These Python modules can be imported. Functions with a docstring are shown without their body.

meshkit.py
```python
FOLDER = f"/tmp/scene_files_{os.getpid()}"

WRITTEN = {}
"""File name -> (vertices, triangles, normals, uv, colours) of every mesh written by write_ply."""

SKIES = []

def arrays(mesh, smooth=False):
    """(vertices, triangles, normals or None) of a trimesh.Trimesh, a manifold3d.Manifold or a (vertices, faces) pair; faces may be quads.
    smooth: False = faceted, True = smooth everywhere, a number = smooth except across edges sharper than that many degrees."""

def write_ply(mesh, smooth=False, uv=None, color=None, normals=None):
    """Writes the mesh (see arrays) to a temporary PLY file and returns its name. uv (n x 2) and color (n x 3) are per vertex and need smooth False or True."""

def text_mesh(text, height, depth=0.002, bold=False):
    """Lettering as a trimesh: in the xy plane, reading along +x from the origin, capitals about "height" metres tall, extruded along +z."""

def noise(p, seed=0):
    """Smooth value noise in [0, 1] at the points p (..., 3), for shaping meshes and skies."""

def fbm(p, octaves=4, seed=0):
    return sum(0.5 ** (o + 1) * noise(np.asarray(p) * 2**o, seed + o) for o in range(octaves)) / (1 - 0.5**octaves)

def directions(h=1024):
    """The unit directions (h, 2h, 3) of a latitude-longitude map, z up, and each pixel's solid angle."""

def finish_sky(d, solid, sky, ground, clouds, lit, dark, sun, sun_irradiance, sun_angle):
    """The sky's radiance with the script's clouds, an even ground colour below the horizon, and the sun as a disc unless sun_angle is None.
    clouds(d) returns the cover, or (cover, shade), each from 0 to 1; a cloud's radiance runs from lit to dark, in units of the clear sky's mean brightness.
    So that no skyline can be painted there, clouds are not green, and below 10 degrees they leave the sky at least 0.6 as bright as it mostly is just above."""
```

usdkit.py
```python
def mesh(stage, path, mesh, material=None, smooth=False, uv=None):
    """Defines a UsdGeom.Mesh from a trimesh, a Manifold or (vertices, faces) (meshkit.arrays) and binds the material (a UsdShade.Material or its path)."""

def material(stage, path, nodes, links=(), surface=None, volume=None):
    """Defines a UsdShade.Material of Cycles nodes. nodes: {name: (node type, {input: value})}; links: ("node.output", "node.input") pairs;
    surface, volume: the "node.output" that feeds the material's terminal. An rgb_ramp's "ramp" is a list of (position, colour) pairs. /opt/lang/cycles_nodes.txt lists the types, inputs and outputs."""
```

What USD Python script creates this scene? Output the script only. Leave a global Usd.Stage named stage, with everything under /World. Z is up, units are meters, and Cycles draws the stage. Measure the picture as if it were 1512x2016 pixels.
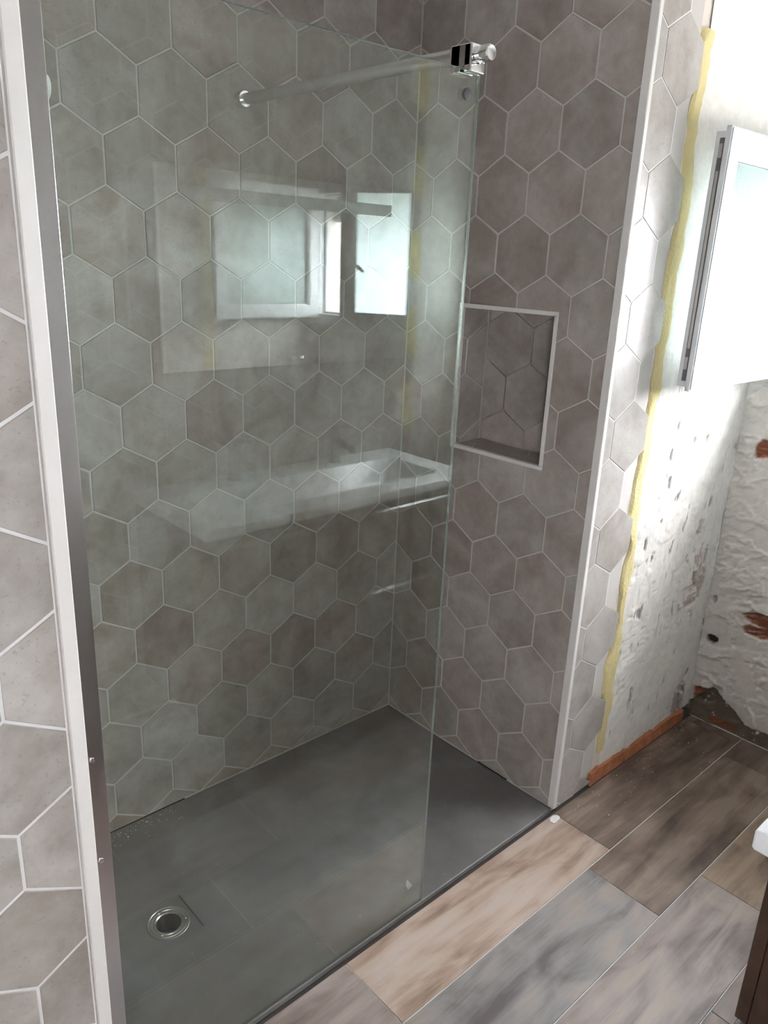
import math
import numpy as np, trimesh, shapely
import shapely.geometry as sg
from shapely import affinity
import manifold3d as m3
from pxr import Usd, UsdGeom, UsdLux, UsdShade, Gf, Sdf, Vt
import usdkit, meshkit

stage = Usd.Stage.CreateInMemory()
UsdGeom.SetStageUpAxis(stage, "Z")
UsdGeom.SetStageMetersPerUnit(stage, 1.0)
UsdGeom.Xform.Define(stage, "/World")
UsdGeom.Scope.Define(stage, "/World/Looks")

# ---------------------------------------------------------------- scale: everything is laid out in units of one hexagon side
S = 0.107
ZF = -19.15                                        # finished floor level, in those units


def W(p):
    p = np.asarray(p, float)
    return np.stack([p[..., 0] * S, p[..., 1] * S, (p[..., 2] - ZF) * S], -1)


# ---------------------------------------------------------------- camera
CAM = np.array([-7.862, -17.992, -3.295])
FW = np.array([0.6471912, 0.69559598, -0.31191311])
RT = np.array([0.74076388, -0.67046235, 0.0418224])
FW /= np.linalg.norm(FW)
RT -= FW * (RT @ FW)
RT /= np.linalg.norm(RT)
UP = np.cross(RT, FW)
cam = UsdGeom.Camera.Define(stage, "/World/camera")
cw = W(CAM)
cam.AddTransformOp().Set(Gf.Matrix4d(*RT, 0, *UP, 0, *(-FW), 0, *cw, 1))
cam.CreateHorizontalApertureAttr(36.0)
cam.CreateVerticalApertureAttr(48.0)
cam.CreateFocalLengthAttr(1521.35 / 1512 * 36.0)
cam.CreateClippingRangeAttr((0.03, 300.0))
cam.CreateExposureAttr(2.06)

# ---------------------------------------------------------------- daylight: bright hazy sky and a veiled sun outside the window
dome = UsdLux.DomeLight.Define(stage, "/World/sky")
dome.CreateIntensityAttr(3.4)
dome.CreateColorAttr(Gf.Vec3f(0.95, 0.98, 1.04))
sun = UsdLux.DistantLight.Define(stage, "/World/hazy_sun")
sun.CreateIntensityAttr(1.15)
sun.CreateAngleAttr(30.0)
sun.CreateColorAttr(Gf.Vec3f(1.0, 0.97, 0.96))
SUND = np.array([-1.0, 0.80, -1.15])
zz = -SUND / np.linalg.norm(SUND)
xx = np.cross([0, 0, 1.0], zz)
xx /= np.linalg.norm(xx)
yy = np.cross(zz, xx)
sun.AddTransformOp().Set(Gf.Matrix4d(*xx, 0, *yy, 0, *zz, 0, 0, 0, 0, 1))

# ---------------------------------------------------------------- helpers
used = {}


def path_for(name, parent=None):
    base = (str(parent.GetPath()) if parent is not None else "/World") + "/" + name
    n = used.get(base, 0)
    used[base] = n + 1
    return base if n == 0 else f"{base}_{n:03d}"


def tag(p, label=None, cat=None, group=None, kind=None):
    p = p if isinstance(p, Usd.Prim) else p.GetPrim()
    for k, v in (("label", label), ("category", cat), ("group", group), ("kind", kind)):
        if v:
            p.SetCustomDataByKey(k, v)
    return p


def xf(name, label=None, cat=None, group=None, kind=None, parent=None):
    return tag(UsdGeom.Xform.Define(stage, path_for(name, parent)).GetPrim(), label, cat, group, kind)


def obj(name, mesh, mat, parent=None, smooth=False, lat=True):
    """mesh in lattice units (lat) or metres -> one Mesh prim"""
    if hasattr(mesh, "to_mesh"):
        mm = mesh.to_mesh()
        v, f = np.array(mm.vert_properties[:, :3]), np.array(mm.tri_verts)
    elif isinstance(mesh, tuple):
        v, f = np.asarray(mesh[0], float), np.asarray(mesh[1])
    else:
        v, f = np.array(mesh.vertices), np.array(mesh.faces)
    if f.shape[1] == 4:
        f = np.vstack([f[:, [0, 1, 2]], f[:, [0, 2, 3]]])
    if lat:
        v = W(v)
    g = usdkit.mesh(stage, path_for(name, parent), trimesh.Trimesh(v, f, process=False), mat, smooth=smooth)
    return g.GetPrim()


def box(x0, x1, y0, y1, z0, z1):
    b = trimesh.creation.box([abs(x1 - x0), abs(y1 - y0), abs(z1 - z0)])
    b.apply_translation([(x0 + x1) / 2, (y0 + y1) / 2, (z0 + z1) / 2])
    return b


def rbox(x0, x1, y0, y1, z0, z1, r=0.02, n=8):
    """box with rounded edges"""
    lo, hi = np.minimum([x0, y0, z0], [x1, y1, z1]), np.maximum([x0, y0, z0], [x1, y1, z1])
    r = min(r, 0.49 * (hi - lo).min())
    sp = m3.Manifold.sphere(r, n)
    return m3.Manifold.batch_hull([sp.translate([a, b, c]) for a in (lo[0] + r, hi[0] - r) for b in (lo[1] + r, hi[1] - r) for c in (lo[2] + r, hi[2] - r)])


def cbox(x0, x1, y0, y1, z0, z1, c=0.015):
    """box with chamfered edges"""
    lo, hi = np.minimum([x0, y0, z0], [x1, y1, z1]), np.maximum([x0, y0, z0], [x1, y1, z1])
    c = min(c, 0.45 * (hi - lo).min())
    pts = []
    for sx in (0, 1):
        for sy in (0, 1):
            for sz in (0, 1):
                p = np.where([sx, sy, sz], hi, lo)
                d = np.where([sx, sy, sz], -c, c)
                for k in range(3):
                    q = p + d
                    q[k] = p[k]
                    pts.append(q)
    return trimesh.convex.convex_hull(np.array(pts))


def cyl(p0, p1, r, n=32, r2=None):
    p0, p1 = np.asarray(p0, float), np.asarray(p1, float)
    d = p1 - p0
    L = np.linalg.norm(d)
    m = m3.Manifold.cylinder(L, r, r if r2 is None else r2, n).to_mesh()
    t = trimesh.Trimesh(np.array(m.vert_properties[:, :3]), np.array(m.tri_verts), process=False)
    t.apply_transform(trimesh.geometry.align_vectors([0, 0, 1], d / L))
    t.apply_translation(p0)
    return t


def lathe(profile, center, axis, n=48):
    """profile: [(radius, height)] revolved around axis at center"""
    m = trimesh.creation.revolve(np.array(profile, float), sections=n)
    m.apply_transform(trimesh.geometry.align_vectors([0, 0, 1], np.asarray(axis, float)))
    m.apply_translation(center)
    return m


def cat(*ms):
    out = []
    for m in ms:
        if hasattr(m, "to_mesh"):
            mm = m.to_mesh()
            m = trimesh.Trimesh(np.array(mm.vert_properties[:, :3]), np.array(mm.tri_verts), process=False)
        out.append(m)
    return trimesh.util.concatenate(out)


def polys(g):
    if g.is_empty:
        return []
    return [p for p in getattr(g, "geoms", [g]) if isinstance(p, sg.Polygon) and p.area > 1e-5]


def slab(poly, h, bev=0.012):
    """prism on the uv plane from w=-0.06 to w=h with a small bevel round the top"""
    poly = sg.polygon.orient(poly.simplify(1e-4), 1.0)
    hull = poly.convex_hull
    if hull.area - poly.area < 1e-3 and not poly.interiors:
        top = hull.buffer(-bev, join_style=2)
        ring = sg.polygon.orient(hull, 1.0)
        if not top.is_empty and isinstance(top, sg.Polygon):
            a = np.array(ring.exterior.coords)[:-1]
            b = np.array(sg.polygon.orient(top, 1.0).exterior.coords)[:-1]
            if len(a) == len(b):
                k = np.argmin(np.hypot(*(b - a[0]).T))
                b = np.roll(b, -k, 0)
                n = len(a)
                v = np.vstack([np.c_[a, np.full(n, -0.06)], np.c_[a, np.full(n, h - bev)], np.c_[b, np.full(n, h)]])
                f = []
                for i in range(n):
                    j = (i + 1) % n
                    for o in (0, n):
                        f += [[o + i, o + j, o + n + j], [o + i, o + n + j, o + n + i]]
                f += [[2 * n, 2 * n + i, 2 * n + i + 1] for i in range(1, n - 1)]
                f += [[0, i + 1, i] for i in range(1, n - 1)]
                return trimesh.Trimesh(v, np.array(f), process=False)
    m = trimesh.creation.extrude_polygon(poly, h + 0.06, engine="earcut")
    m.apply_translation([0, 0, -0.06])
    return m


def place(mesh, O, U, V, N):
    """uvw -> lattice xyz"""
    v = np.array(mesh.vertices)
    out = np.asarray(O) + v[:, :1] * np.asarray(U, float) + v[:, 1:2] * np.asarray(V, float) + v[:, 2:] * np.asarray(N, float)
    f = np.array(mesh.faces)
    if np.dot(np.cross(U, V), N) < 0:
        f = f[:, ::-1]
    return trimesh.Trimesh(out, f, process=False)


def hexes(cu, cv, region, grout=0.045, inside=None):
    """hexagon tiles (upright sides) of the lattice through centre (cu, cv), clipped to a polygon"""
    R3 = math.sqrt(3)
    u0, v0, u1, v1 = region.bounds
    out = []
    hexp = sg.Polygon([(math.sin(a), math.cos(a)) for a in np.radians(np.arange(6) * 60)])
    small = hexp.buffer(-grout / 2, join_style=2)
    for r in range(int((v0 - cv) / 1.5) - 2, int((v1 - cv) / 1.5) + 3):
        for c in range(int((u0 - cu) / R3) - 2, int((u1 - cu) / R3) + 3):
            q = affinity.translate(small, cu + R3 * (c + 0.5 * (r % 2)), cv + 1.5 * r)
            for p in polys(q.intersection(region)):
                if p.area > 0.012:
                    out.append(p)
    return out


# ---------------------------------------------------------------- materials
def M(name, nodes, links=(), surface="p.BSDF", volume=None):
    return usdkit.material(stage, "/World/Looks/" + name, nodes, links, surface, volume)


def simple(name, col, rough=0.5, metal=0.0, spec=0.5, bump=None, **kw):
    nodes = {"p": ("principled_bsdf", {"base_color": col, "roughness": rough, "metallic": metal, "specular_ior_level": spec, **kw})}
    links = []
    if bump:
        nodes["g"] = ("geometry", {})
        nodes["n"] = ("noise_texture", {"scale": bump[0], "detail": 4.0})
        nodes["b"] = ("bump", {"strength": bump[1], "distance": bump[2]})
        links = [("g.position", "n.vector"), ("n.fac", "b.height"), ("b.normal", "p.normal")]
    return M(name, nodes, links)


def concrete_tile(name, dark, mid, light, rough=0.28, sc=6.5):
    nodes = {
        "g": ("geometry", {}), "oi": ("object_info", {}),
        "r": ("math", {"math_type": "multiply", "value2": 57.0}),
        "cv": ("combine_xyz", {}), "add": ("vector_math", {"math_type": "add"}),
        "n1": ("noise_texture", {"scale": sc, "detail": 3.0, "roughness": 0.55, "distortion": 0.6}),
        "n2": ("noise_texture", {"scale": sc * 5, "detail": 5.0, "roughness": 0.6}),
        "mixn": ("mix_float", {"fac": 0.28}),
        "ramp": ("rgb_ramp", {"ramp": [(0.35, dark), (0.5, mid), (0.64, light)]}),
        "sp": ("noise_texture", {"scale": 160.0, "detail": 2.0}),
        "spr": ("rgb_ramp", {"ramp": [(0.62, (0, 0, 0)), (0.72, (1, 1, 1))]}),
        "spm": ("mix", {"mix_type": "mix", "color2": tuple(x * 0.72 for x in dark)}),
        "spf": ("math", {"math_type": "multiply", "value2": 0.35}),
        "vr": ("map_range", {"from_min": 0.0, "from_max": 1.0, "to_min": 0.92, "to_max": 1.08}),
        "hs": ("hsv", {"hue": 0.5, "saturation": 1.0, "fac": 1.0}),
        "b": ("bump", {"strength": 0.12, "distance": 0.002}),
        "rr": ("map_range", {"from_min": 0.3, "from_max": 0.7, "to_min": rough + 0.05, "to_max": rough - 0.05}),
        "p": ("principled_bsdf", {"specular_ior_level": 0.5}),
    }
    links = [("oi.random", "r.value1"), ("r.value", "cv.x"), ("r.value", "cv.y"), ("r.value", "cv.z"), ("g.position", "add.vector1"), ("cv.vector", "add.vector2"),
             ("add.vector", "n1.vector"), ("add.vector", "n2.vector"), ("add.vector", "sp.vector"), ("n1.fac", "mixn.a"), ("n2.fac", "mixn.b"), ("mixn.result", "ramp.fac"),
             ("sp.fac", "spr.fac"), ("spr.color", "spf.value1"), ("spf.value", "spm.fac"), ("ramp.color", "spm.color1"), ("spm.color", "hs.color"), ("oi.random", "vr.value"), ("vr.result", "hs.value"),
             ("hs.color", "p.base_color"), ("n2.fac", "b.height"), ("b.normal", "p.normal"), ("mixn.result", "rr.value"), ("rr.result", "p.roughness")]
    return M(name, nodes, links)


T_A = concrete_tile("tile_warm_grey", (0.262, 0.228, 0.202), (0.345, 0.312, 0.284), (0.415, 0.388, 0.361))
T_B = concrete_tile("tile_brown_grey", (0.258, 0.212, 0.186), (0.335, 0.290, 0.262), (0.405, 0.370, 0.342))
T_C = concrete_tile("tile_pale_grey", (0.290, 0.258, 0.232), (0.385, 0.357, 0.332), (0.460, 0.438, 0.417))
TILES = [T_A, T_A, T_B, T_C]
GROUT = simple("grout_pale", (0.50, 0.475, 0.45), 0.85, bump=(220.0, 0.3, 0.001))
GROUTW = simple("grout_white", (0.66, 0.66, 0.66), 0.85, bump=(220.0, 0.3, 0.001))
TRIM = simple("trim_offwhite", (0.66, 0.64, 0.62), 0.38)
PVC = simple("white_upvc", (0.62, 0.64, 0.65), 0.25)
GASKET = simple("gasket_grey", (0.12, 0.12, 0.12), 0.6)
CHROME = simple("chrome", (0.82, 0.82, 0.83), 0.07, 1.0)
SATIN = simple("satin_metal", (0.72, 0.72, 0.72), 0.24, 1.0)
ALU = simple("polished_aluminium", (0.80, 0.80, 0.81), 0.22, 1.0, bump=(30.0, 0.02, 0.002))
STEEL = simple("hardware_steel", (0.45, 0.44, 0.42), 0.35, 1.0)
DARK = simple("dark_void", (0.012, 0.012, 0.012), 0.7)
WHITEP = simple("white_plastic", (0.8, 0.8, 0.79), 0.3)
CERAMIC = simple("white_ceramic", (0.84, 0.85, 0.87), 0.08)
CEIL = simple("ceiling_white", (0.80, 0.79, 0.77), 0.8, bump=(60.0, 0.1, 0.002))
PAINT = simple("painted_plaster", (0.70, 0.655, 0.615), 0.75, bump=(35.0, 0.15, 0.003))
GROUND = simple("outdoor_paving", (0.42, 0.40, 0.37), 0.9, bump=(5.0, 0.3, 0.01))
RENDERED = simple("outdoor_render", (0.72, 0.70, 0.66), 0.9, bump=(40.0, 0.3, 0.003))
WAX = simple("white_paint_spill", (0.82, 0.82, 0.80), 0.5)
JOINT = simple("dark_joint", (0.07, 0.062, 0.056), 0.9, bump=(120.0, 0.8, 0.004))
GREYP = simple("grey_rubber", (0.10, 0.10, 0.098), 0.7, spec=0.2)


def glass_pane(name, tint):
    nodes = {"g": ("geometry", {}), "io": ("math", {"math_type": "multiply_add", "value2": 1 / 1.6 - 1.6, "value3": 1.6}),
             "fr": ("fresnel", {}), "t": ("transparent_bsdf", {"color": tint}), "gl": ("glossy_bsdf", {"color": (0.97, 1.0, 0.98), "roughness": 0.0}), "m": ("mix_closure", {})}
    return M(name, nodes, [("g.backfacing", "io.value1"), ("io.value", "fr.IOR"), ("fr.fac", "m.fac"), ("t.BSDF", "m.closure1"), ("gl.BSDF", "m.closure2")], "m.closure")


GLASS = glass_pane("shower_glass", (0.945, 0.975, 0.955))
GEDGE = M("glass_edge", {"p": ("principled_bsdf", {"base_color": (0.42, 0.48, 0.45), "roughness": 0.15, "transmission_weight": 0.6, "ior": 1.5})})
MIRROR = simple("mirror_silver", (0.90, 0.92, 0.92), 0.0, 1.0)
FROST = M("frosted_pane", {"g": ("geometry", {}), "n": ("noise_texture", {"scale": 190.0, "detail": 2.0}), "b": ("bump", {"strength": 0.5, "distance": 0.002}),
                           "tr": ("translucent_bsdf", {"color": (0.90, 0.965, 0.96)}), "gl": ("glossy_bsdf", {"color": (0.9, 0.97, 0.97), "roughness": 0.10}),
                           "df": ("diffuse_bsdf", {"color": (0.30, 0.37, 0.37)}), "m0": ("mix_closure", {"fac": 0.10}), "m": ("mix_closure", {"fac": 0.07})},
          [("g.position", "n.vector"), ("n.fac", "b.height"), ("b.normal", "gl.normal"), ("b.normal", "tr.normal"), ("tr.BSDF", "m0.closure1"), ("df.BSDF", "m0.closure2"), ("m0.closure", "m.closure1"), ("gl.BSDF", "m.closure2")], "m.closure")
FBAND = simple("mirror_frosted_band", (0.42, 0.44, 0.44), 0.45, 0.6)


def wood(name, cols, scale=(0.9, 9.0, 9.0), rough=0.42):
    """wood-look porcelain: streaks along x"""
    nodes = {
        "g": ("geometry", {}), "oi": ("object_info", {}), "r": ("math", {"math_type": "multiply", "value2": 31.0}), "cv": ("combine_xyz", {}), "add": ("vector_math", {"math_type": "add"}),
        "mp": ("mapping", {"scale": scale}), "mp2": ("mapping", {"scale": (scale[0] * 2.2, scale[1] * 5, 1)}), "mp3": ("mapping", {"scale": (3.0, 7.5, 1)}),
        "n1": ("noise_texture", {"scale": 1.6, "detail": 4.0, "roughness": 0.55, "distortion": 0.9}),
        "n2": ("noise_texture", {"scale": 2.0, "detail": 6.0, "roughness": 0.65, "distortion": 0.5}),
        "n3": ("noise_texture", {"scale": 1.6, "detail": 3.0, "distortion": 0.8}),
        "m1": ("mix_float", {"fac": 0.22}), "m2": ("mix_float", {"fac": 0.42}),
        "ramp": ("rgb_ramp", {"ramp": [(0.37, cols[0]), (0.45, cols[1]), (0.52, cols[2]), (0.60, cols[3])]}),
        "dk": ("rgb_ramp", {"ramp": [(0.60, (0, 0, 0)), (0.70, (1, 1, 1))]}), "dkf": ("math", {"math_type": "multiply", "value2": 0.45}),
        "mx": ("mix", {"mix_type": "mix", "color2": tuple(c * 0.55 for c in cols[0])}),
        "b": ("bump", {"strength": 0.15, "distance": 0.002}),
        "p": ("principled_bsdf", {"roughness": rough, "specular_ior_level": 0.4}),
    }
    links = [("oi.random", "r.value1"), ("r.value", "cv.x"), ("r.value", "cv.y"), ("g.position", "add.vector1"), ("cv.vector", "add.vector2"), ("add.vector", "mp.vector"), ("add.vector", "mp2.vector"), ("add.vector", "mp3.vector"),
             ("mp.vector", "n1.vector"), ("mp2.vector", "n2.vector"), ("mp3.vector", "n3.vector"), ("n1.fac", "m1.a"), ("n2.fac", "m1.b"), ("m1.result", "m2.a"), ("n3.fac", "m2.b"), ("m2.result", "ramp.fac"),
             ("n2.fac", "dk.fac"), ("dk.color", "dkf.value1"), ("dkf.value", "mx.fac"), ("ramp.color", "mx.color1"), ("mx.color", "p.base_color"), ("n2.fac", "b.height"), ("b.normal", "p.normal")]
    return M(name, nodes, links)


WD_LIGHT = wood("plank_light_beige", [(0.225, 0.155, 0.115), (0.37, 0.27, 0.21), (0.47, 0.365, 0.30), (0.52, 0.43, 0.375)])
WD_MAUVE = wood("plank_mauve_grey", [(0.15, 0.112, 0.10), (0.26, 0.205, 0.185), (0.345, 0.285, 0.265), (0.41, 0.335, 0.285)])
WD_GREY = wood("plank_cool_grey", [(0.135, 0.118, 0.114), (0.225, 0.205, 0.20), (0.29, 0.268, 0.262), (0.36, 0.30, 0.265)])
WD_BROWN = wood("plank_dark_brown", [(0.085, 0.060, 0.046), (0.15, 0.108, 0.084), (0.205, 0.152, 0.122), (0.29, 0.225, 0.18)])
WD_TAN = wood("plank_tan", [(0.16, 0.11, 0.078), (0.29, 0.212, 0.158), (0.37, 0.275, 0.205), (0.41, 0.325, 0.255)])
WD_VAN = wood("vanity_dark_walnut", [(0.030, 0.016, 0.010), (0.048, 0.026, 0.016), (0.062, 0.034, 0.022), (0.075, 0.043, 0.028)], rough=0.45)
TRAYM = M("stone_resin_grey", {"g": ("geometry", {}), "n": ("noise_texture", {"scale": 4.5, "detail": 5.0, "roughness": 0.6, "distortion": 0.4}), "n2": ("noise_texture", {"scale": 90.0, "detail": 3.0}),
                               "ramp": ("rgb_ramp", {"ramp": [(0.3, (0.118, 0.112, 0.106)), (0.52, (0.158, 0.152, 0.147)), (0.72, (0.215, 0.210, 0.206))]}),
                               "sr": ("rgb_ramp", {"ramp": [(0.70, (0, 0, 0)), (0.78, (1, 1, 1))]}), "sf": ("math", {"math_type": "multiply", "value2": 0.5}), "mx": ("mix", {"color2": (0.34, 0.335, 0.33)}),
                               "b": ("bump", {"strength": 0.10, "distance": 0.001}), "p": ("principled_bsdf", {"roughness": 0.36, "specular_ior_level": 0.5})},
          [("g.position", "n.vector"), ("g.position", "n2.vector"), ("n.fac", "ramp.fac"), ("n2.fac", "sr.fac"), ("sr.color", "sf.value1"), ("sf.value", "mx.fac"), ("ramp.color", "mx.color1"), ("mx.color", "p.base_color"), ("n2.fac", "b.height"), ("b.normal", "p.normal")])


def worn(name, bump=0.35):
    """colour of bare wall comes with the mesh (plaster, brick, cement, yellow glue): what is exposed where, with pits and holes darkened"""
    return M(name, {"a": ("attribute", {"attribute": "wear"}), "g": ("geometry", {}), "n": ("noise_texture", {"scale": 26.0, "detail": 6.0, "roughness": 0.7}), "n2": ("noise_texture", {"scale": 260.0, "detail": 3.0}),
                    "mr": ("map_range", {"from_min": 0.3, "from_max": 0.7, "to_min": 0.88, "to_max": 1.08}), "hs": ("hsv", {"hue": 0.5, "saturation": 1.0, "fac": 1.0}),
                    "b": ("bump", {"strength": bump, "distance": 0.002}), "p": ("principled_bsdf", {"roughness": 0.85, "specular_ior_level": 0.25})},
             [("a.color", "hs.color"), ("g.position", "n.vector"), ("g.position", "n2.vector"), ("n.fac", "mr.value"), ("mr.result", "hs.value"), ("hs.color", "p.base_color"), ("n2.fac", "b.height"), ("b.normal", "p.normal")])


WORN = worn("bare_wall")
YELLOW = simple("yellow_foam_glue", (0.62, 0.53, 0.27), 0.85, bump=(120.0, 0.8, 0.004))
BRICKM = M("terracotta", {"g": ("geometry", {}), "n": ("noise_texture", {"scale": 30.0, "detail": 6.0, "roughness": 0.7}), "ramp": ("rgb_ramp", {"ramp": [(0.28, (0.20, 0.07, 0.04)), (0.45, (0.40, 0.145, 0.065)), (0.64, (0.47, 0.19, 0.095)), (0.74, (0.58, 0.45, 0.37))]}),
                          "b": ("bump", {"strength": 0.5, "distance": 0.004}), "p": ("principled_bsdf", {"roughness": 0.9})},
           [("g.position", "n.vector"), ("n.fac", "ramp.fac"), ("ramp.color", "p.base_color"), ("n.fac", "b.height"), ("b.normal", "p.normal")])

rng = np.random.default_rng(7)
# ---------------------------------------------------------------- layout (units of one hexagon side)
XN = 9.526            # face of the shower's end wall
XL = -4.20            # face of the shower's near side wall
YO = -7.33            # plane of the shower opening / lit wall
YT = -7.50            # face of the tiled stub at the left
XW = 18.15            # window wall
YV = -19.85           # vanity wall
XB = -13.5            # wall behind the camera's left
ZC = 4.6              # ceiling
ZT = -19.0            # shower tray top
GD = 0.016            # grout sits this far behind the tile face

# ---------------------------------------------------------------- the shell
sh = lambda name, label, cat_: xf(name, label, cat_, kind="structure")


def tile_wall(parent, region, cu, cv, O, U, V, N, grout=0.045, mats=TILES, h=0.0):
    for p in hexes(cu, cv, region, grout):
        obj("tile", place(slab(p, h), O, U, V, N), mats[rng.integers(len(mats))], parent)


# back wall of the shower
wb = sh("wall_back", "long back wall of the shower covered in grey hexagonal tiles", "wall")
obj("grout_bed", box(XL - 0.6, XN + 1.9, GD, 1.0, ZF - 0.4, ZC), GROUT, wb)
tile_wall(wb, sg.box(XL + 0.02, ZT + 0.035, XN - 0.02, ZC - 0.02), 0.0, 0.0, [0, 0, 0], [1, 0, 0], [0, 0, 1], [0, -1, 0])

# end wall with the niche
NY0, NY1, NZ0, NZ1, ND = -5.56, -2.30, -8.62, -4.56, 1.20
wn = sh("wall_niche", "narrow shower end wall of brownish hexagonal tiles with a recessed niche", "wall")
hole = sg.box(NY0, NZ0, NY1, NZ1)
face = sg.box(YO + 0.02, ZF - 0.4, 0.05, ZC).difference(hole)
bed = trimesh.creation.extrude_polygon(face.difference(hole.buffer(GD, join_style=2)), ND + 0.05, engine="earcut")
obj("grout_bed", place(bed, [XN + GD, 0, 0], [0, 1, 0], [0, 0, 1], [1, 0, 0]), GROUT, wn)
obj("partition_core", box(XN + ND + 0.06, XN + 2.2, YO + 0.05, 0.05, ZF - 0.4, ZC), GROUT, wn)
reg = sg.box(YO + 0.02, ZT + 0.035, -0.02, ZC - 0.02).difference(hole.buffer(0.12, join_style=2))
yn, zn = -4.254, -12.047
tile_wall(wn, reg, yn, zn, [XN, 0, 0], [0, 1, 0], [0, 0, 1], [-1, 0, 0], mats=[T_A, T_B, T_B, T_A])
# niche lining
fr = 0.02
tile_wall(wn, sg.box(NY0 + fr, NZ0 + fr, NY1 - fr, NZ1 - fr), -4.02, -7.05, [XN + ND, 0, 0], [0, 1, 0], [0, 0, 1], [-1, 0, 0], grout=0.035, mats=[T_B, T_A])
tile_wall(wn, sg.box(XN + 0.1, NZ0 + fr, XN + ND - 0.02, NZ1 - fr), XN + 0.30, -7.5, [0, NY1, 0], [1, 0, 0], [0, 0, 1], [0, -1, 0], grout=0.035, mats=[T_B, T_A])
tile_wall(wn, sg.box(XN + 0.1, NZ0 + fr, XN + ND - 0.02, NZ1 - fr), XN + 0.2, -6.4, [0, NY0, 0], [1, 0, 0], [0, 0, 1], [0, 1, 0], grout=0.035, mats=[T_B, T_A])
tile_wall(wn, sg.box(XN + 0.1, NY0 + fr, XN + ND - 0.02, NY1 - fr), XN + 0.72, -3.6, [0, 0, NZ0], [1, 0, 0], [0, 1, 0], [0, 0, 1], grout=0.035, mats=[T_B, T_A])
tile_wall(wn, sg.box(XN + 0.1, NY0 + fr, XN + ND - 0.02, NY1 - fr), XN + 0.4, -3.9, [0, 0, NZ1], [1, 0, 0], [0, 1, 0], [0, 0, -1], grout=0.035, mats=[T_B, T_A])
t = 0.12
for a in ((NY0 - t, NY1 + t, NZ1, NZ1 + t), (NY0 - t, NY1 + t, NZ0 - t, NZ0), (NY0 - t, NY0, NZ0, NZ1), (NY1, NY1 + t, NZ0, NZ1)):
    obj("niche_trim", cbox(XN - 0.03, XN + 0.12, a[0], a[1], a[2], a[3], 0.012), TRIM, wn)

# shower's left side wall + tiled stub on the near left
ws = sh("wall_shower_side", "hidden side wall of the shower behind the wall profile", "wall")
obj("grout_bed", box(XL - 0.6, XL - GD, YO + 0.1, 0.2, ZF - 0.4, ZC), GROUT, ws)
tile_wall(ws, sg.box(YO + 0.15, ZT + 0.035, -0.02, ZC - 0.02), -3.4, -12.0, [XL, 0, 0], [0, 1, 0], [0, 0, 1], [1, 0, 0])
wl = sh("wall_left", "tiled wall at the near left edge, large pale grey hexagons close to the camera", "wall")
obj("grout_bed", box(XB, XL - 0.02, YT + GD, YO + 0.12, ZF - 0.4, ZC), GROUTW, wl)
tile_wall(wl, sg.box(XB + 0.05, ZF + 0.03, -4.455, ZC - 0.02), -4.43 - math.sqrt(3) / 2, -10.778, [0, YT, 0], [1, 0, 0], [0, 0, 1], [0, -1, 0], grout=0.05, mats=[T_C, T_A, T_C])
tr = obj("trim_1", cbox(-4.43, -4.20, YT - 0.10, YT + 0.16, ZF, ZC - 0.01, 0.02), TRIM)
tag(tr, "off-white corner bead beside the near left tiles", "trim", kind="structure")
tr = obj("trim_2", cbox(XN - 0.035, XN + 0.13, YO - 0.13, YO + 0.10, ZT + 0.02, ZC - 0.01, 0.02), TRIM)
tag(tr, "white corner bead on the front edge of the niche wall", "trim", kind="structure")

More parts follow.
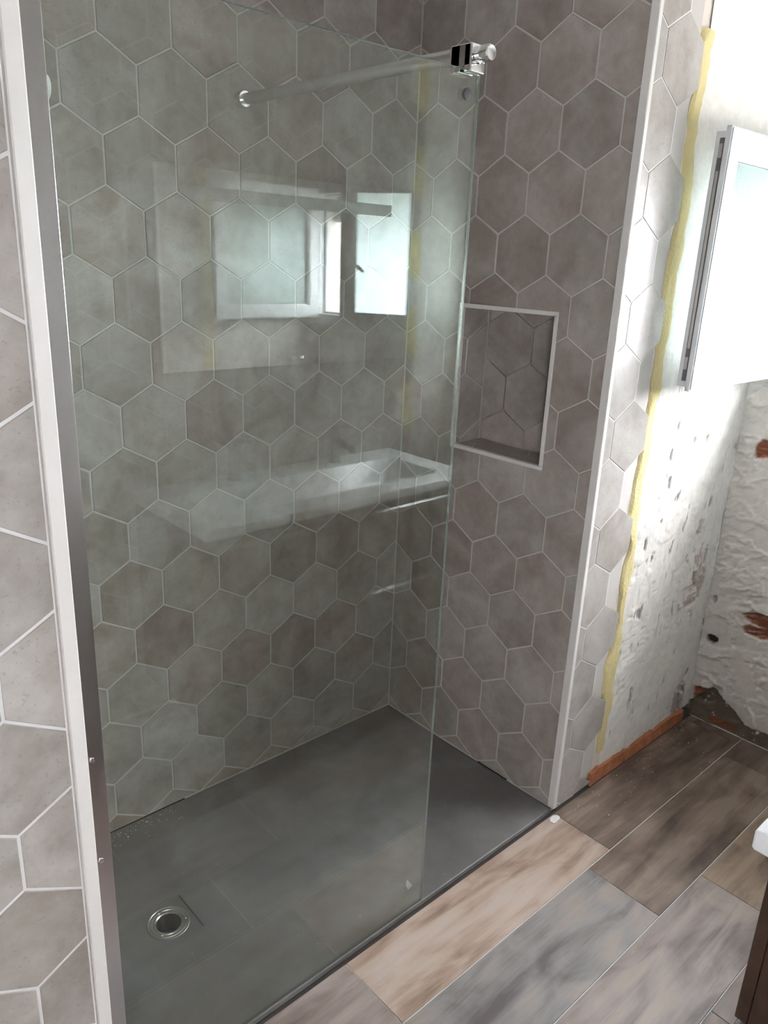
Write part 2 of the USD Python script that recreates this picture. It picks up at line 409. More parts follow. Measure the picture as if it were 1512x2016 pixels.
# ---------------------------------------------------------------- bare walls: dense relief meshes
PLA, BRI, CEM, CREAM, DRK = np.array([0.73, 0.70, 0.66]), np.array([0.30, 0.115, 0.07]), np.array([0.155, 0.125, 0.10]), np.array([0.73, 0.655, 0.60]), np.array([0.05, 0.04, 0.033])


def nz(u, v, su, sv, seed, o=4):
    return meshkit.fbm(np.stack([u * su, v * sv, np.full_like(u, seed * 3.7)], -1), o, seed)


def smooth01(x, a, b):
    t_ = np.clip((x - a) / (b - a), 0, 1)
    return t_ * t_ * (3 - 2 * t_)


def relief(name, us, vs, fn, O, U, V, N, parent):
    u, v = np.meshgrid(us, vs, indexing="ij")
    w, col = fn(u, v)
    pts = np.asarray(O, float) + u[..., None] * np.asarray(U, float) + v[..., None] * np.asarray(V, float) + w[..., None] * np.asarray(N, float)
    a, b = u.shape
    i = np.arange(a * b).reshape(a, b)
    q = np.stack([i[:-1, :-1], i[1:, :-1], i[1:, 1:], i[:-1, 1:]], -1).reshape(-1, 4)
    if np.dot(np.cross(U, V), N) < 0:
        q = q[:, ::-1]
    p = obj(name, (pts.reshape(-1, 3), q), WORN, parent, smooth=True)
    UsdGeom.PrimvarsAPI(p).CreatePrimvar("wear", Sdf.ValueTypeNames.Color3fArray, "vertex").Set(Vt.Vec3fArray.FromNumpy(col.reshape(-1, 3).astype(np.float32)))
    return p


def blob(u, v, cu, cv, ru, rv, seed, amt=0.5):
    d = np.hypot((u - cu) / ru, (v - cv) / rv)
    return 1 - smooth01(d + amt * (nz(u, v, 2.2, 2.2, seed) - 0.5) * 2, 0.85, 1.0)


def lit_wall(u, v):
    w = 0.10 * (nz(u, v, 0.5, 0.4, 1, 3) - 0.5)
    st = nz(u, v, 2.4, 0.75, 2, 4)                    # upright scrape marks
    g = smooth01(st, 0.58, 0.66)
    st2 = nz(u + 0.3 * v, v, 1.3, 4.0, 5, 4)          # slanting comb marks lower down
    low = smooth01(-v, 9.0, 12.0)
    up = smooth01(v, -5.5, -4.0)
    w -= 0.018 * g * (1 - 0.9 * up)
    w += 0.03 * smooth01(nz(u, v, 1.2, 1.8, 3, 4), 0.55, 0.7) * (1 - up)
    w += 0.010 * (nz(u, v, 6, 6, 4, 3) - 0.5) * (1 - 0.6 * up)
    w -= 0.018 * smooth01(st2, 0.58, 0.68) * low
    pits = np.maximum(smooth01(nz(u, v, 5.5, 1.7, 6, 3), 0.685, 0.73), 0.45 * smooth01(nz(u + 0.3 * v, v, 1.5, 9.0, 26, 3), 0.71, 0.75) * low) * (1 - up)
    w -= 0.05 * pits
    col = PLA * np.ones(u.shape + (1,))
    col = col * (1 - 0.55 * (pits * smooth01(nz(u, v, 1, 1, 12, 2), 0.4, 0.6))[..., None])  # sunk pits are also darker in colour
    # brick showing through, right of the middle
    ex = np.maximum(blob(u, v, 16.6, -12.3, 0.55, 1.0, 7, 0.9), blob(u, v, 17.25, -13.2, 0.28, 1.0, 8, 0.8))
    ex = np.maximum(ex, blob(u, v, 16.6, -13.9, 0.7, 0.9, 9, 1.0) * smooth01(nz(u + 0.25 * v, v, 1.0, 5.0, 10, 3), 0.48, 0.55))
    ex = ex * smooth01(nz(u, v, 3.0, 3.2, 11, 4), 0.44, 0.56)
    ex = np.maximum(ex, blob(u, v, 17.2, -18.1, 0.5, 0.7, 13, 0.5) * smooth01(nz(u, v, 2, 5, 14, 3), 0.4, 0.5))
    col = col * (1 - 0.75 * ex[..., None]) + 0.75 * ex[..., None] * (0.5 * BRI + 0.5 * PLA * 0.7)
    w -= 0.08 * ex
    dk = np.maximum.reduce([blob(u, v, 17.33, -12.55, 0.10, 0.30, 15, 0.6), blob(u, v, 17.46, -17.15, 0.085, 0.12, 16, 0.3), blob(u, v, 17.5, -18.4, 0.10, 0.6, 18, 0.9)])
    w -= 0.30 * dk
    col = col * (1 - dk[..., None]) + DRK * dk[..., None]  # holes are sunk and coloured near black
    nt = smooth01(0.19 - np.abs(u - 16.78 + 0.25 * (v + 13.3)), 0.0, 0.03) * smooth01(0.30 - np.abs(v + 13.3), 0.0, 0.04)   # chiselled notch
    w -= 0.13 * nt
    col = col * (1 - nt[..., None]) + np.array([0.42, 0.37, 0.31]) * nt[..., None]
    bt = 1 - smooth01(v + 0.5 * (nz(u, v, 1.3, 1.3, 19) - 0.5), -18.82, -18.74)
    col = col * (1 - bt[..., None]) + (BRI * 0.9) * bt[..., None]
    w -= 0.16 * bt
    return w - 0.02, col


wr = sh("wall_right", "bare rough white plaster wall lit by daylight beside the shower", "wall")
obj("wall_core", box(XN + 0.2, XW + 2.2, YO + 0.42, YO + 1.2, ZF - 0.4, ZC), PAINT, wr)
us = np.arange(12.1, XW + 0.021, 0.036)
vs = np.concatenate([np.arange(ZF - 0.05, -5, 0.042), np.arange(-5, ZC + 0.001, 0.12)])
relief("plaster_skin", us, vs, lit_wall, [0, YO, 0], [1, 0, 0], [0, 0, 1], [0, -1, 0], wr)
# plasterboard end of the partition
pb = box(XN + 0.05, 12.3, YO + 0.055, YO + 0.42, ZF - 0.2, ZC)
obj("plasterboard", pb, simple("plasterboard_cream", (0.66, 0.59, 0.535), 0.8, bump=(50.0, 0.15, 0.002)), wr)
# yellow glue joint: ragged upright strip
zs = np.arange(ZF + 1.1, 2.35, 0.10)
lft = 11.74 + 0.28 * (meshkit.fbm(np.c_[zs * 0.9, zs * 0 + 1, zs * 0], 4, 21) - 0.5) * 2
rgt = 12.30 + 0.26 * (meshkit.fbm(np.c_[zs * 1.1, zs * 0 + 5, zs * 0], 4, 22) - 0.5) * 2
uu = np.linspace(0, 1, 9)
pts, n_u = [], len(uu)
for z_, a_, b_ in zip(zs, lft, rgt):
    for k in uu:
        x_ = a_ + (b_ - a_) * k
        edge = min(k, 1 - k)
        pts.append([x_, YO + 0.05 - (0.075 * min(1, edge * 7)) - 0.06 * (meshkit.fbm(np.array([[x_ * 5, z_ * 4, 3.0]]), 3, 23)[0] - 0.5), z_])
i = np.arange(len(pts)).reshape(len(zs), n_u)
q = np.stack([i[:-1, :-1], i[:-1, 1:], i[1:, 1:], i[1:, :-1]], -1).reshape(-1, 4)
yp = obj("glue_strip", (np.array(pts), q), YELLOW, wr, smooth=True)
tag(yp, "ragged yellow foam glue strip")
# tiled edge strip on the lit face
R3 = math.sqrt(3)
reg = sg.box(XN + 0.15, ZF + 0.12, 11.87, ZC - 0.02)
cc = 10.95
full = []
for p in hexes(cc, -4.6, reg, 0.03):
    if p.centroid.x < cc + 0.3:
        full.append(p)
for p in full:
    obj("tile", place(slab(p, 0.0), [0, YO - 0.06, 0], [1, 0, 0], [0, 0, 1], [0, -1, 0]), T_C, wr)  # pale variant only: the strip's brightness in daylight is put into its colour
obj("grout_bed", box(XN + 0.1, 10.98, YO - 0.045, YO + 0.06, ZF + 0.1, ZC), GROUTW, wr)
# exposed hollow-brick course along the floor
xb = [11.55, 13.25, 15.4, 17.62]
for k in range(3):
    n = 26
    xs = np.linspace(xb[k] + 0.01, xb[k + 1] - 0.01, n)
    top = -18.72 + 0.10 * (meshkit.fbm(np.c_[xs * 1.5, xs * 0, xs * 0 + k], 4, 30 + k) - 0.5) * 2
    bp = sg.Polygon([(x_, ZF - 0.02) for x_ in (xs[0], xs[-1])] + [(x_, z_) for x_, z_ in zip(xs[::-1], top[::-1])])
    obj("brick", place(trimesh.creation.extrude_polygon(bp, 0.30, engine="earcut"), [0, YO + 0.22, 0], [1, 0, 0], [0, 0, 1], [0, -1, 0]), BRICKM, wr)

# ---------------------------------------------------------------- window wall
WY0, WY1, WZ0, WZ1 = -19.45, -7.95, -6.55, 0.25      # opening


def rear_wall(u, v):                                  # u = y
    w = 0.07 * (nz(u, v, 0.5, 0.5, 41, 3) - 0.5)
    rid = np.abs(nz(u, v, 0.9, 1.3, 42, 4) - 0.5)
    w += 0.045 * (1 - smooth01(rid, 0.0, 0.07))
    w += 0.03 * smooth01(nz(u, v, 1.5, 2.2, 43, 4), 0.5, 0.66)
    w += 0.014 * (nz(u, v, 6, 6, 44, 3) - 0.5)
    col = PLA * np.ones(u.shape + (1,))
    ex = np.maximum.reduce([blob(u, v, -8.15, -8.75, 0.30, 0.32, 45, 0.8), blob(u, v, -9.55, -14.55, 1.0, 0.26, 46, 0.7), blob(u, v, -9.6, -15.0, 0.95, 0.22, 47, 0.7), blob(u, v, -7.8, -18.15, 0.42, 0.35, 48, 0.7)])
    cr = smooth01(nz(u - 0.25 * v, v, 1.0, 7.0, 49, 3), 0.5, 0.56)
    sp_ = smooth01(np.sin((v + 0.22 * u) * 34.0 + 5 * nz(u, v, 1.2, 1.2, 58)), 0.35, 0.8) * smooth01(nz(u, v, 2.2, 2.2, 59), 0.42, 0.6)
    bc = (BRI * 1.1 * (0.75 + 0.5 * cr[..., None])) * (1 - 0.7 * sp_[..., None]) + 0.7 * sp_[..., None] * np.array([0.5, 0.42, 0.38])
    col = col * (1 - ex[..., None]) + bc * ex[..., None]
    w -= ex * (0.10 + 0.05 * cr)
    dk = np.maximum(blob(u, v, -7.72, -15.85, 0.20, 0.14, 50, 0.6), blob(u, v, -7.55, -14.35, 0.1, 0.16, 51, 0.4) * 0.5)
    w -= 0.14 * dk
    col = col * (1 - dk[..., None]) + CEM * 0.6 * dk[..., None]
    prof = -18.78 + 1.05 * np.exp(-((u + 8.05) / 0.55) ** 2) + 0.42 * np.exp(-((u + 8.9) / 0.55) ** 2) + 0.18 * np.exp(-((u + 10.2) / 0.6) ** 2) + 0.5 * (nz(u, v, 1.6, 1.6, 52) - 0.5)
    ce = 1 - smooth01(v - prof, 0.0, 0.06)
    w -= 0.11 * ce
    cc_ = CEM * (0.85 + 0.6 * nz(u, v, 3, 3, 53)[..., None])
    br2 = blob(u, v, -8.55, -18.95, 0.5, 0.14, 54, 0.6)[..., None]
    cc_ = cc_ * (1 - br2) + BRI * 0.9 * br2
    col = col * (1 - ce[..., None]) + cc_ * ce[..., None]
    sp = smooth01(nz(u, v, 5, 5, 55, 3), 0.66, 0.72) * ce
    col = col * (1 - sp[..., None]) + PLA * sp[..., None]
    return w, col


ww = sh("wall_window", "rough plastered wall under the window with brick and cement showing", "wall")
us = np.concatenate([np.arange(YV, -11.6, 0.16), np.arange(-11.6, YO + 0.04, 0.036)])
vs = np.arange(ZF - 0.05, WZ0 - 0.12, 0.040)
relief("plaster_skin", us, vs, rear_wall, [XW, 0, 0], [0, 1, 0], [0, 0, 1], [-1, 0, 0], ww)
obj("wall_core", box(XW + 0.45, XW + 2.2, YV - 0.5, YO + 0.45, ZF - 0.4, WZ0 - 0.15), RENDERED, ww)
obj("wall_skirt", box(XW + 0.02, XW + 0.5, YV - 0.5, YO + 0.45, WZ0 - 0.30, WZ0 - 0.12), PAINT, ww)
obj("lintel", box(XW, XW + 2.2, YV - 0.5, YO + 0.45, WZ1, ZC), PAINT, ww)
obj("jamb", box(XW, XW + 2.2, WY1, YO + 0.45, WZ0 - 0.15, WZ1), PAINT, ww)
obj("jamb", box(XW, XW + 2.2, YV - 0.5, WY0, WZ0 - 0.15, WZ1), PAINT, ww)

# the window: fixed frame, two inward-opening sashes
win = sh("window_1", "white plastic window with two frosted sashes opened into the room", "window")
ft = 0.42
fx0, fx1 = XW - 0.05, XW + 0.55
outer, inner = sg.box(WY0, WZ0, WY1, WZ1), sg.box(WY0 + ft, WZ0 + ft, WY1 - ft, WZ1 - ft)
fmesh = trimesh.creation.extrude_polygon(outer.difference(inner), fx1 - fx0, engine="earcut")
fm = obj("frame", place(fmesh, [fx0, 0, 0], [0, 1, 0], [0, 0, 1], [1, 0, 0]), PVC, win)
lip = trimesh.creation.extrude_polygon(inner.buffer(0.02, join_style=2).difference(inner.buffer(-0.12, join_style=2)), 0.22, engine="earcut")
obj("frame_rebate", place(lip, [fx0 + 0.36, 0, 0], [0, 1, 0], [0, 0, 1], [1, 0, 0]), PVC, fm)
shu = obj("shutter_rail", rbox(XW + 1.30, XW + 1.62, WY0, WY1, -1.46, -1.32, 0.03), PVC, win)  # added shutter outside, limits the sky light let in and mirrored by the tiles
for k in range(4):
    obj("shutter_slat", rbox(XW + 1.38, XW + 1.54, WY0, WY1, -1.31 + 0.40 * k, -1.31 + 0.40 * (k + 1) - 0.02, 0.05), PVC, win)
obj("sill", rbox(XW - 0.30, XW + 0.3, WY0 - 0.1, WY1 + 0.1, WZ0 - 0.14, WZ0 - 0.01, 0.03), PVC, win)


def sash_build(O, U, N, width, z0, z1, label, open_edge):
    """O: hinge-side corner at the sash's middle plane, U: hinge -> free edge, N: face that shows the glazing beads"""
    V = np.array([0, 0, 1.0])
    U, N = np.asarray(U, float) / np.linalg.norm(U), np.asarray(N, float) / np.linalg.norm(N)
    out, st = sg.box(0, z0, width, z1), 0.50
    mid = sg.box(st, z0 + st, width - st, z1 - st)
    P = lambda m: place(m, O, U, V, N)
    ring = out.difference(mid)

    def lay(poly, w0, w1):
        m = trimesh.creation.extrude_polygon(poly, w1 - w0, engine="earcut")
        m.apply_translation([0, 0, w0])
        return P(m)
    body = cat(lay(ring, -0.17, 0.20), lay(out.buffer(0.10, join_style=2).difference(mid), 0.12, 0.24), lay(out.buffer(0.05, join_style=2).difference(mid.buffer(0.05, join_style=2)), 0.24, 0.27))
    s_ = obj("sash", body, PVC, win)
    tag(s_, label)
    bead = cat(lay(mid.buffer(0.03, join_style=2).difference(mid.buffer(-0.09, join_style=2)), 0.03, 0.17), lay(mid.buffer(0.03, join_style=2).difference(mid.buffer(-0.05, join_style=2)), 0.17, 0.21))
    obj("glazing_bead", bead, PVC, s_)
    obj("frosted_pane", lay(mid.buffer(0.03, join_style=2), -0.03, 0.035), FROST, s_)
    g1 = mid.buffer(-0.085, join_style=2)
    obj("gasket", lay(g1.difference(g1.buffer(-0.018, join_style=2)), 0.03, 0.06), GASKET, s_)
    # edge hardware in the free edge: groove, lock strip, keeps
    obj("hardware_groove", lay(sg.box(width - 0.02, z0 + 0.15, width + 0.006, z1 - 0.15), -0.06, 0.06), GASKET, s_)
    obj("lock_strip", lay(sg.box(width - 0.02, z0 + 1.0, width + 0.014, z1 - 0.9), -0.035, 0.035), STEEL, s_)
    for zk in (z0 + 0.45, z1 - 0.6):
        obj("corner_drive", lay(sg.box(width - 0.02, zk, width + 0.03, zk + 0.32), -0.045, 0.045), STEEL, s_)
    obj("edge_gasket", lay(out.buffer(0.012, join_style=2).difference(out.buffer(-0.02, join_style=2)), 0.085, 0.12), GASKET, s_)
    for zk in (z0 + 0.5, z1 - 0.9):
        obj("hinge", P(cyl([-0.06, zk, 0.22], [-0.06, zk + 0.45, 0.22], 0.075, 16)), PVC, s_)
    if open_edge:
        zc = (z0 + z1) / 2 - 0.2
        h = cat(lay(sg.box(width - 0.36, zc - 0.35, width - 0.16, zc + 0.35), 0.26, 0.33), P(cyl([width - 0.26, zc, 0.30], [width - 0.26, zc, 0.52], 0.075, 16)))
        hl = place(m_to_t(rbox(-0.08, 0.08, -0.98, 0.06, 0.46, 0.60, 0.04)).apply_transform(trimesh.transformations.rotation_matrix(math.radians(-58), [0, 0, 1])), O + U * (width - 0.26) + V * zc, U, V, N)
        obj("handle", cat(h, hl), WHITEP, s_)
    return s_


def m_to_t(m):
    mm = m.to_mesh()
    return trimesh.Trimesh(np.array(mm.vert_properties[:, :3]), np.array(mm.tri_verts), process=False)


sash_build(np.array([XW - 0.15, -8.09, 0]), [-1, 0.0, 0], [0, -1, 0], 5.95, -6.22, -0.02, "frosted sash swung flat along the lit wall", False)
th = math.radians(33)
sash_build(np.array([XW - 0.15, WY0 + 0.15, 0]), [-math.sin(th), math.cos(th), 0], [-math.cos(th), -math.sin(th), 0], 5.7, -6.22, -0.02, "half open frosted sash with a lever handle", True)

# ---------------------------------------------------------------- vanity wall, remaining walls, ceiling, outside
wv = sh("wall_vanity", "wall behind the washbasin, tiled up to a bare plaster end, seen only in reflection", "wall")
DX0, DX1, DZ1 = -12.4, -4.2, 0.1                     # added doorway behind the camera, lets in fill light
dh = sg.box(DX0, ZF - 1, DX1, DZ1)
vc = trimesh.creation.extrude_polygon(sg.box(XB, ZF - 0.4, XW + 0.1, ZC).difference(dh), 1.12, engine="earcut")
obj("wall_core", place(vc, [0, YV - 0.076, 0], [1, 0, 0], [0, 0, 1], [0, -1, 0]), PAINT, wv)
vc = trimesh.creation.extrude_polygon(sg.box(XB, ZF - 0.2, 14.35, ZC).difference(dh), 0.08, engine="earcut")
obj("grout_bed", place(vc, [0, YV - GD, 0], [1, 0, 0], [0, 0, 1], [0, -1, 0]), GROUTW, wv)
reg = sg.box(XB + 0.05, ZF + 0.1, 16.4, ZC - 0.05).difference(dh.buffer(0.7, join_style=2))
drm = sh("door_1", "added white doorway frame behind the camera, lets in fill light from an added hall, out of view", "door")
dfm = trimesh.creation.extrude_polygon(dh.buffer(0.6, join_style=2).intersection(sg.box(-99, ZF, 99, 99)).difference(dh.buffer(-0.08, join_style=2).union(sg.box(DX0 + .08, ZF - 2, DX1 - .08, ZF + 2))), 1.34, engine="earcut")
obj("frame", place(dfm, [0, YV + 0.08, 0], [1, 0, 0], [0, 0, 1], [0, -1, 0]), PVC, drm)
for p in hexes(14.2, -7.6, reg, 0.045):
    if p.centroid.x < 14.55:
        obj("tile", place(slab(p, 0.0), [0, YV, 0], [1, 0, 0], [0, 0, 1], [0, 1, 0]), T_C, wv)  # pale variant only: stands in for light this wall does not receive


def van_end(u, v):
    w = 0.05 * (nz(u, v, 0.8, 0.6, 61, 3) - 0.5) - 0.05 * smooth01(nz(u, v, 2.4, 0.9, 62, 4), 0.58, 0.66)
    col = PLA * np.ones(u.shape + (1,))
    ex = blob(u, v, 15.6, -8.6, 0.35, 0.5, 63, 0.9)[..., None]
    col = col * (1 - 0.5 * ex) + 0.5 * ex * BRI
    yl = (smooth01(u, 14.5, 14.6) * (1 - smooth01(u + 0.35 * (nz(u, v, 0.8, 0.9, 64, 3) - 0.5), 15.1, 15.2)))[..., None]
    col = col * (1 - yl) + np.array([0.62, 0.53, 0.27]) * yl
    return w - 0.05, col


relief("plaster_skin", np.arange(14.3, XW + 0.02, 0.07), np.arange(ZF, ZC, 0.09), van_end, [0, YV, 0], [1, 0, 0], [0, 0, 1], [0, 1, 0], wv)
we = sh("wall_entry", "plain wall behind the camera on the left, out of view", "wall")
HALL_FILLW = (-11.7, -9.5, -7.0, -3.0)  # added opening in the hall wall, sized for fill light
obj("wall_core", box(XB - 1.0, XB + 0.02, YV - 1.2, YT + 0.2, ZF - 0.4, ZC), PAINT, we)
# added hall behind the doorway, its sky openings serve as fill light
HY, HX0, HX1 = -36.0, -19.0, 3.0
wh = sh("wall_hall", "plain walls of an added hall beyond the doorway, built for fill light, out of view", "wall")
hw = trimesh.creation.extrude_polygon(sg.box(HX0 - 1, ZF - 0.4, HX1 + 1, ZC).difference(sg.box(*HALL_FILLW)), 1.0, engine="earcut")
obj("window_side", place(hw, [0, HY, 0], [1, 0, 0], [0, 0, 1], [0, -1, 0]), PAINT, wh)
hw = trimesh.creation.extrude_polygon(sg.box(HY, ZF - 0.4, YV - 1.2, ZC).difference(sg.box(-33.0, -9.5, -26.5, -3.5)), 1.0, engine="earcut")  # second added opening, brings fill light to the niche wall
obj("side", place(hw, [HX0, 0, 0], [0, 1, 0], [0, 0, 1], [-1, 0, 0]), PAINT, wh)
obj("side", box(HX1, HX1 + 1, HY - 1, YV - 1.2, ZF - 0.4, ZC), PAINT, wh)
obj("near_side", box(HX0, XB - 0.95, YV - 1.25, YV - 0.3, ZF - 0.4, ZC), PAINT, wh)
obj("roof", box(HX0 - 1, HX1 + 1, HY - 1, YV - 1.15, ZC, ZC + 0.6), CEIL, wh)
obj("paved_base", box(HX0, HX1, HY, YV - 0.12, ZF - 0.5, ZF - 0.03), GROUND, wh)
tag(obj("ceiling", box(XB - 1.0, XW + 2.2, YV - 1.2, 1.0, ZC, ZC + 0.6), CEIL), "plain white ceiling above the room, out of view", "ceiling", kind="structure")
tag(obj("ground", box(XW + 2.0, XW + 300, -260, 240, ZF - 30, ZF - 29.5), GROUND), "added pale paving outside the window, put in for the light, out of view", "ground", kind="structure")  # added unseen paving, shapes the light from below the horizon

# ---------------------------------------------------------------- floor of wood-look planks
fl = sh("floor", "floor of wood-look porcelain planks in grey, brown and beige", "floor")
obj("grout_bed", box(XB, XW + 0.5, YV - 0.1, -7.46, ZF - 0.4, ZF - 0.018), GROUTW, fl)
obj("edge_joint", box(XB, XW + 0.5, -7.46, YO + 0.42, ZF - 0.4, ZF - 0.05), JOINT, fl)
obj("screed", rbox(XL - 0.4, XN + 0.3, YO, 0.3, ZF - 0.42, ZF - 0.02, 0.01) - m3.Manifold.cylinder(2.0, 0.36, 0.36, 48).translate([-1.32, -3.86, ZF - 1]), DARK, fl)
rows = [(-7.44, -9.41), (-9.41, -11.57), (-11.57, -13.69), (-13.69, -15.83), (-15.83, -17.97), (-17.97, YV + 0.02)]
cuts = [1.36, 8.46, 10.68, 6.9, 3.2, 9.6]
PL = 8.2
pal = {(0, 0): WD_MAUVE, (0, 1): WD_LIGHT, (0, 2): WD_BROWN, (1, 0): WD_GREY, (1, 1): WD_BROWN, (2, 0): WD_MAUVE, (2, 1): WD_TAN}
any_ = [WD_MAUVE, WD_GREY, WD_TAN, WD_BROWN]
for r, ((ya, yb), c0) in enumerate(zip(rows, cuts)):
    xs = [c0 + PL * k for k in range(-3, 4)]
    xs = [XB + 0.1] + [x_ for x_ in xs if XB + 0.4 < x_ < XW - 0.1] + [XW + 0.02]
    for a_, b_ in zip(xs[:-1], xs[1:]):
        key = {0: (0, 0 if b_ < 2 else 1 if b_ < 10 else 2), 1: (1, 0 if b_ < 9 else 1), 2: (2, 0 if b_ < 11 else 1)}.get(r, (r, 0))
        mat = pal.get(key) or any_[(r * 3 + int(a_ + 20)) % 4]
        p = sg.box(a_ + 0.011, yb + 0.013, b_ - 0.011, ya - 0.013)
        if r == 0:
            if b_ > XN + 1:
                p = sg.box(a_ + 0.011, yb + 0.013, b_ - 0.011, YO - 0.12)
        obj("plank", place(slab(p, 0.0, 0.008), [0, 0, ZF], [1, 0, 0], [0, 1, 0], [0, 0, 1]), mat, fl)

# ---------------------------------------------------------------- shower tray, drain
tray = xf("shower_tray", "matt dark grey slab shower tray filling the tiled alcove", "shower tray")
plate = m3.Manifold.cylinder(1.0, 0.50, 0.50, 64).translate([-1.32, -3.86, ZT - 0.6])
tb = rbox(XL + 0.01, XN - 0.01, YO - 0.035, -0.01, ZF + 0.0, ZT, 0.02) - plate
obj("tray_body", tb, TRAYM, tray)
dr = xf("floor_drain", "round chrome drain with open dark hole set in the shower tray", "drain")
prof = [(0.30, -0.10), (0.30, -0.01), (0.325, 0.012), (0.35, 0.012), (0.36, -0.004), (0.395, -0.004), (0.405, 0.014), (0.44, 0.014), (0.45, 0.002), (0.475, 0.002), (0.485, 0.012), (0.50, 0.012), (0.515, 0.0), (0.515, -0.05), (0.47, -0.10), (0.30, -0.10)]
obj("ring", lathe(prof, [-1.32, -3.86, ZT + 0.004], [0, 0, 1], 64), STEEL, dr, smooth=40)  # chrome ring in a darker metal: reflection of dark surroundings put into the colour
obj("trap_cup", lathe([(0.0, -0.48), (0.30, -0.48), (0.31, -0.46), (0.31, -0.02), (0.295, -0.02), (0.295, -0.465), (0.0, -0.465)], [-1.32, -3.86, ZT], [0, 0, 1], 48), DARK, dr)
for k in range(3):
    a_ = math.radians(100 + 120 * k)
    c_ = [-1.32 + 0.40 * math.cos(a_), -3.86 + 0.40 * math.sin(a_), ZT + 0.004]
    obj("screw", lathe([(0, 0), (0.03, 0), (0.03, 0.012), (0.018, 0.022), (0, 0.022)], c_, [0, 0, 1], 16), CHROME, dr, smooth=40)
st = obj("plastic_strip", cbox(-0.735, -0.700, -4.48, -3.25, ZT, ZT + 0.02, 0.006), JOINT)
tag(st, "thin dark strip lying on the tray beside the drain", "strip")
ch = trimesh.Trimesh([[4.0, -6.72, ZT + .004], [4.13, -6.62, ZT + .05], [4.10, -6.86, ZT + .045], [3.93, -6.88, ZT + .004], [4.0, -6.72, ZT - .0], [4.13, -6.62, ZT + .035], [4.10, -6.86, ZT + .03], [3.93, -6.88, ZT - .0]], [[0, 1, 2], [0, 2, 3], [4, 6, 5], [4, 7, 6], [0, 4, 5], [0, 5, 1], [1, 5, 6], [1, 6, 2], [2, 6, 7], [2, 7, 3], [3, 7, 4], [3, 4, 0]], process=False)
tag(obj("paper_chip", ch, simple("chip_grey", (0.36, 0.37, 0.36), 0.6)), "small folded pale chip lying on the tray near the glass", "debris")
# paint spill at the plank corner
ang = np.linspace(0, 2 * np.pi, 28, endpoint=False)
rad = 1 + 0.35 * (meshkit.fbm(np.c_[np.cos(ang) * 1.6, np.sin(ang) * 1.6, ang * 0], 3, 70) - 0.5) * 2
sp = sg.Polygon(np.c_[9.38 + 0.20 * rad * np.cos(ang), -7.62 + 0.13 * rad * np.sin(ang)])
m_ = slab(sp, 0.022, 0.012)
m_.vertices[:, 2] = np.maximum(m_.vertices[:, 2], 0.0)
tag(obj("paint_spill", place(m_, [0, 0, ZF], [1, 0, 0], [0, 1, 0], [0, 0, 1]), WAX), "dried white paint spill on the beige plank by the tray corner", "paint")

def crumbs(n, fn, size, seed):
    g = np.random.default_rng(seed)
    out = []
    for _ in range(n):
        x_, y_, z_ = fn(g)
        m = trimesh.creation.icosahedron()
        m.vertices = m.vertices * (size * g.uniform(0.4, 1.0) * np.array([g.uniform(0.7, 1.4), g.uniform(0.7, 1.4), 0.45])) * g.uniform(0.8, 1.2, (12, 1)) + [x_, y_, z_]
        out.append(m)
    return cat(*out)


CRUMB = simple("mortar_crumb", (0.55, 0.53, 0.50), 0.9)
cr_ = obj("mortar_crumbs", crumbs(150, lambda g: (g.uniform(-3.2, 0.8) , -0.08 - abs(g.normal(0, 0.28)), ZT + 0.004), 0.022, 3), CRUMB)
tag(cr_, "mortar crumbs scattered along the back edge of the tray", "debris", kind="stuff")
cr_ = obj("plaster_crumbs", crumbs(70, lambda g: (g.uniform(9.9, 17.5), YO - 0.25 - abs(g.normal(0, 0.7)), ZF + 0.006), 0.024, 4), CRUMB)
tag(cr_, "white plaster crumbs on the brown planks below the bare wall", "debris", kind="stuff")
JB = obj("joint_gap", box(-4.0, 1.2, -0.012, 0.05, ZT - 0.02, ZT + 0.016), DARK, wb)
obj("joint_gap", box(XN - 0.012, XN + 0.05, -5.6, -4.4, ZT - 0.02, ZT + 0.016), DARK, wn)

# ---------------------------------------------------------------- glass screen
YG = -7.30
gs = xf("shower_screen", "large fixed clear glass shower screen with metal wall profile", "shower screen")
GX0, GX1, GZ1 = -4.05, 3.975, -0.02
gt = 0.027
pane = obj("glass_pane", box(GX0, GX1 - 0.006, YG - gt, YG + gt, ZT + 0.02, GZ1 - 0.006), GLASS, gs)
obj("polished_edge", box(GX1 - 0.006, GX1, YG - gt, YG + gt, ZT + 0.02, GZ1), GEDGE, pane)
obj("polished_edge", box(GX0, GX1 - 0.006, YG - gt, YG + gt, GZ1 - 0.006, GZ1), GEDGE, pane)
obj("seal", box(GX0 + 0.1, GX1, YG - 0.03, YG + 0.03, ZT, ZT + 0.018), GREYP, gs)
c1 = sg.box(-4.195, YG - 0.15, -3.90, YG + 0.15).difference(sg.box(-4.08, YG - 0.04, -3.8, YG + 0.04)).buffer(-0.015).buffer(0.015)
pr = trimesh.creation.extrude_polygon(c1, GZ1 + 0.03 - ZT, engine="earcut")
pr.apply_translation([0, 0, ZT])
pf = obj("wall_profile", pr, ALU, gs)
for z_ in (-12.95, -11.0):
    obj("screw", lathe([(0, 0), (0.045, 0), (0.04, 0.02), (0, 0.028)], [-4.09, YG - 0.15, z_], [0, -1, 0], 16), CHROME, pf, smooth=40)
obj("bumper", lathe([(0, 0), (0.10, 0), (0.10, 0.03), (0.085, 0.04), (0, 0.04)], [3.64, YG - gt, -0.42], [0, -1, 0], 32), GREYP, gs, smooth=40)

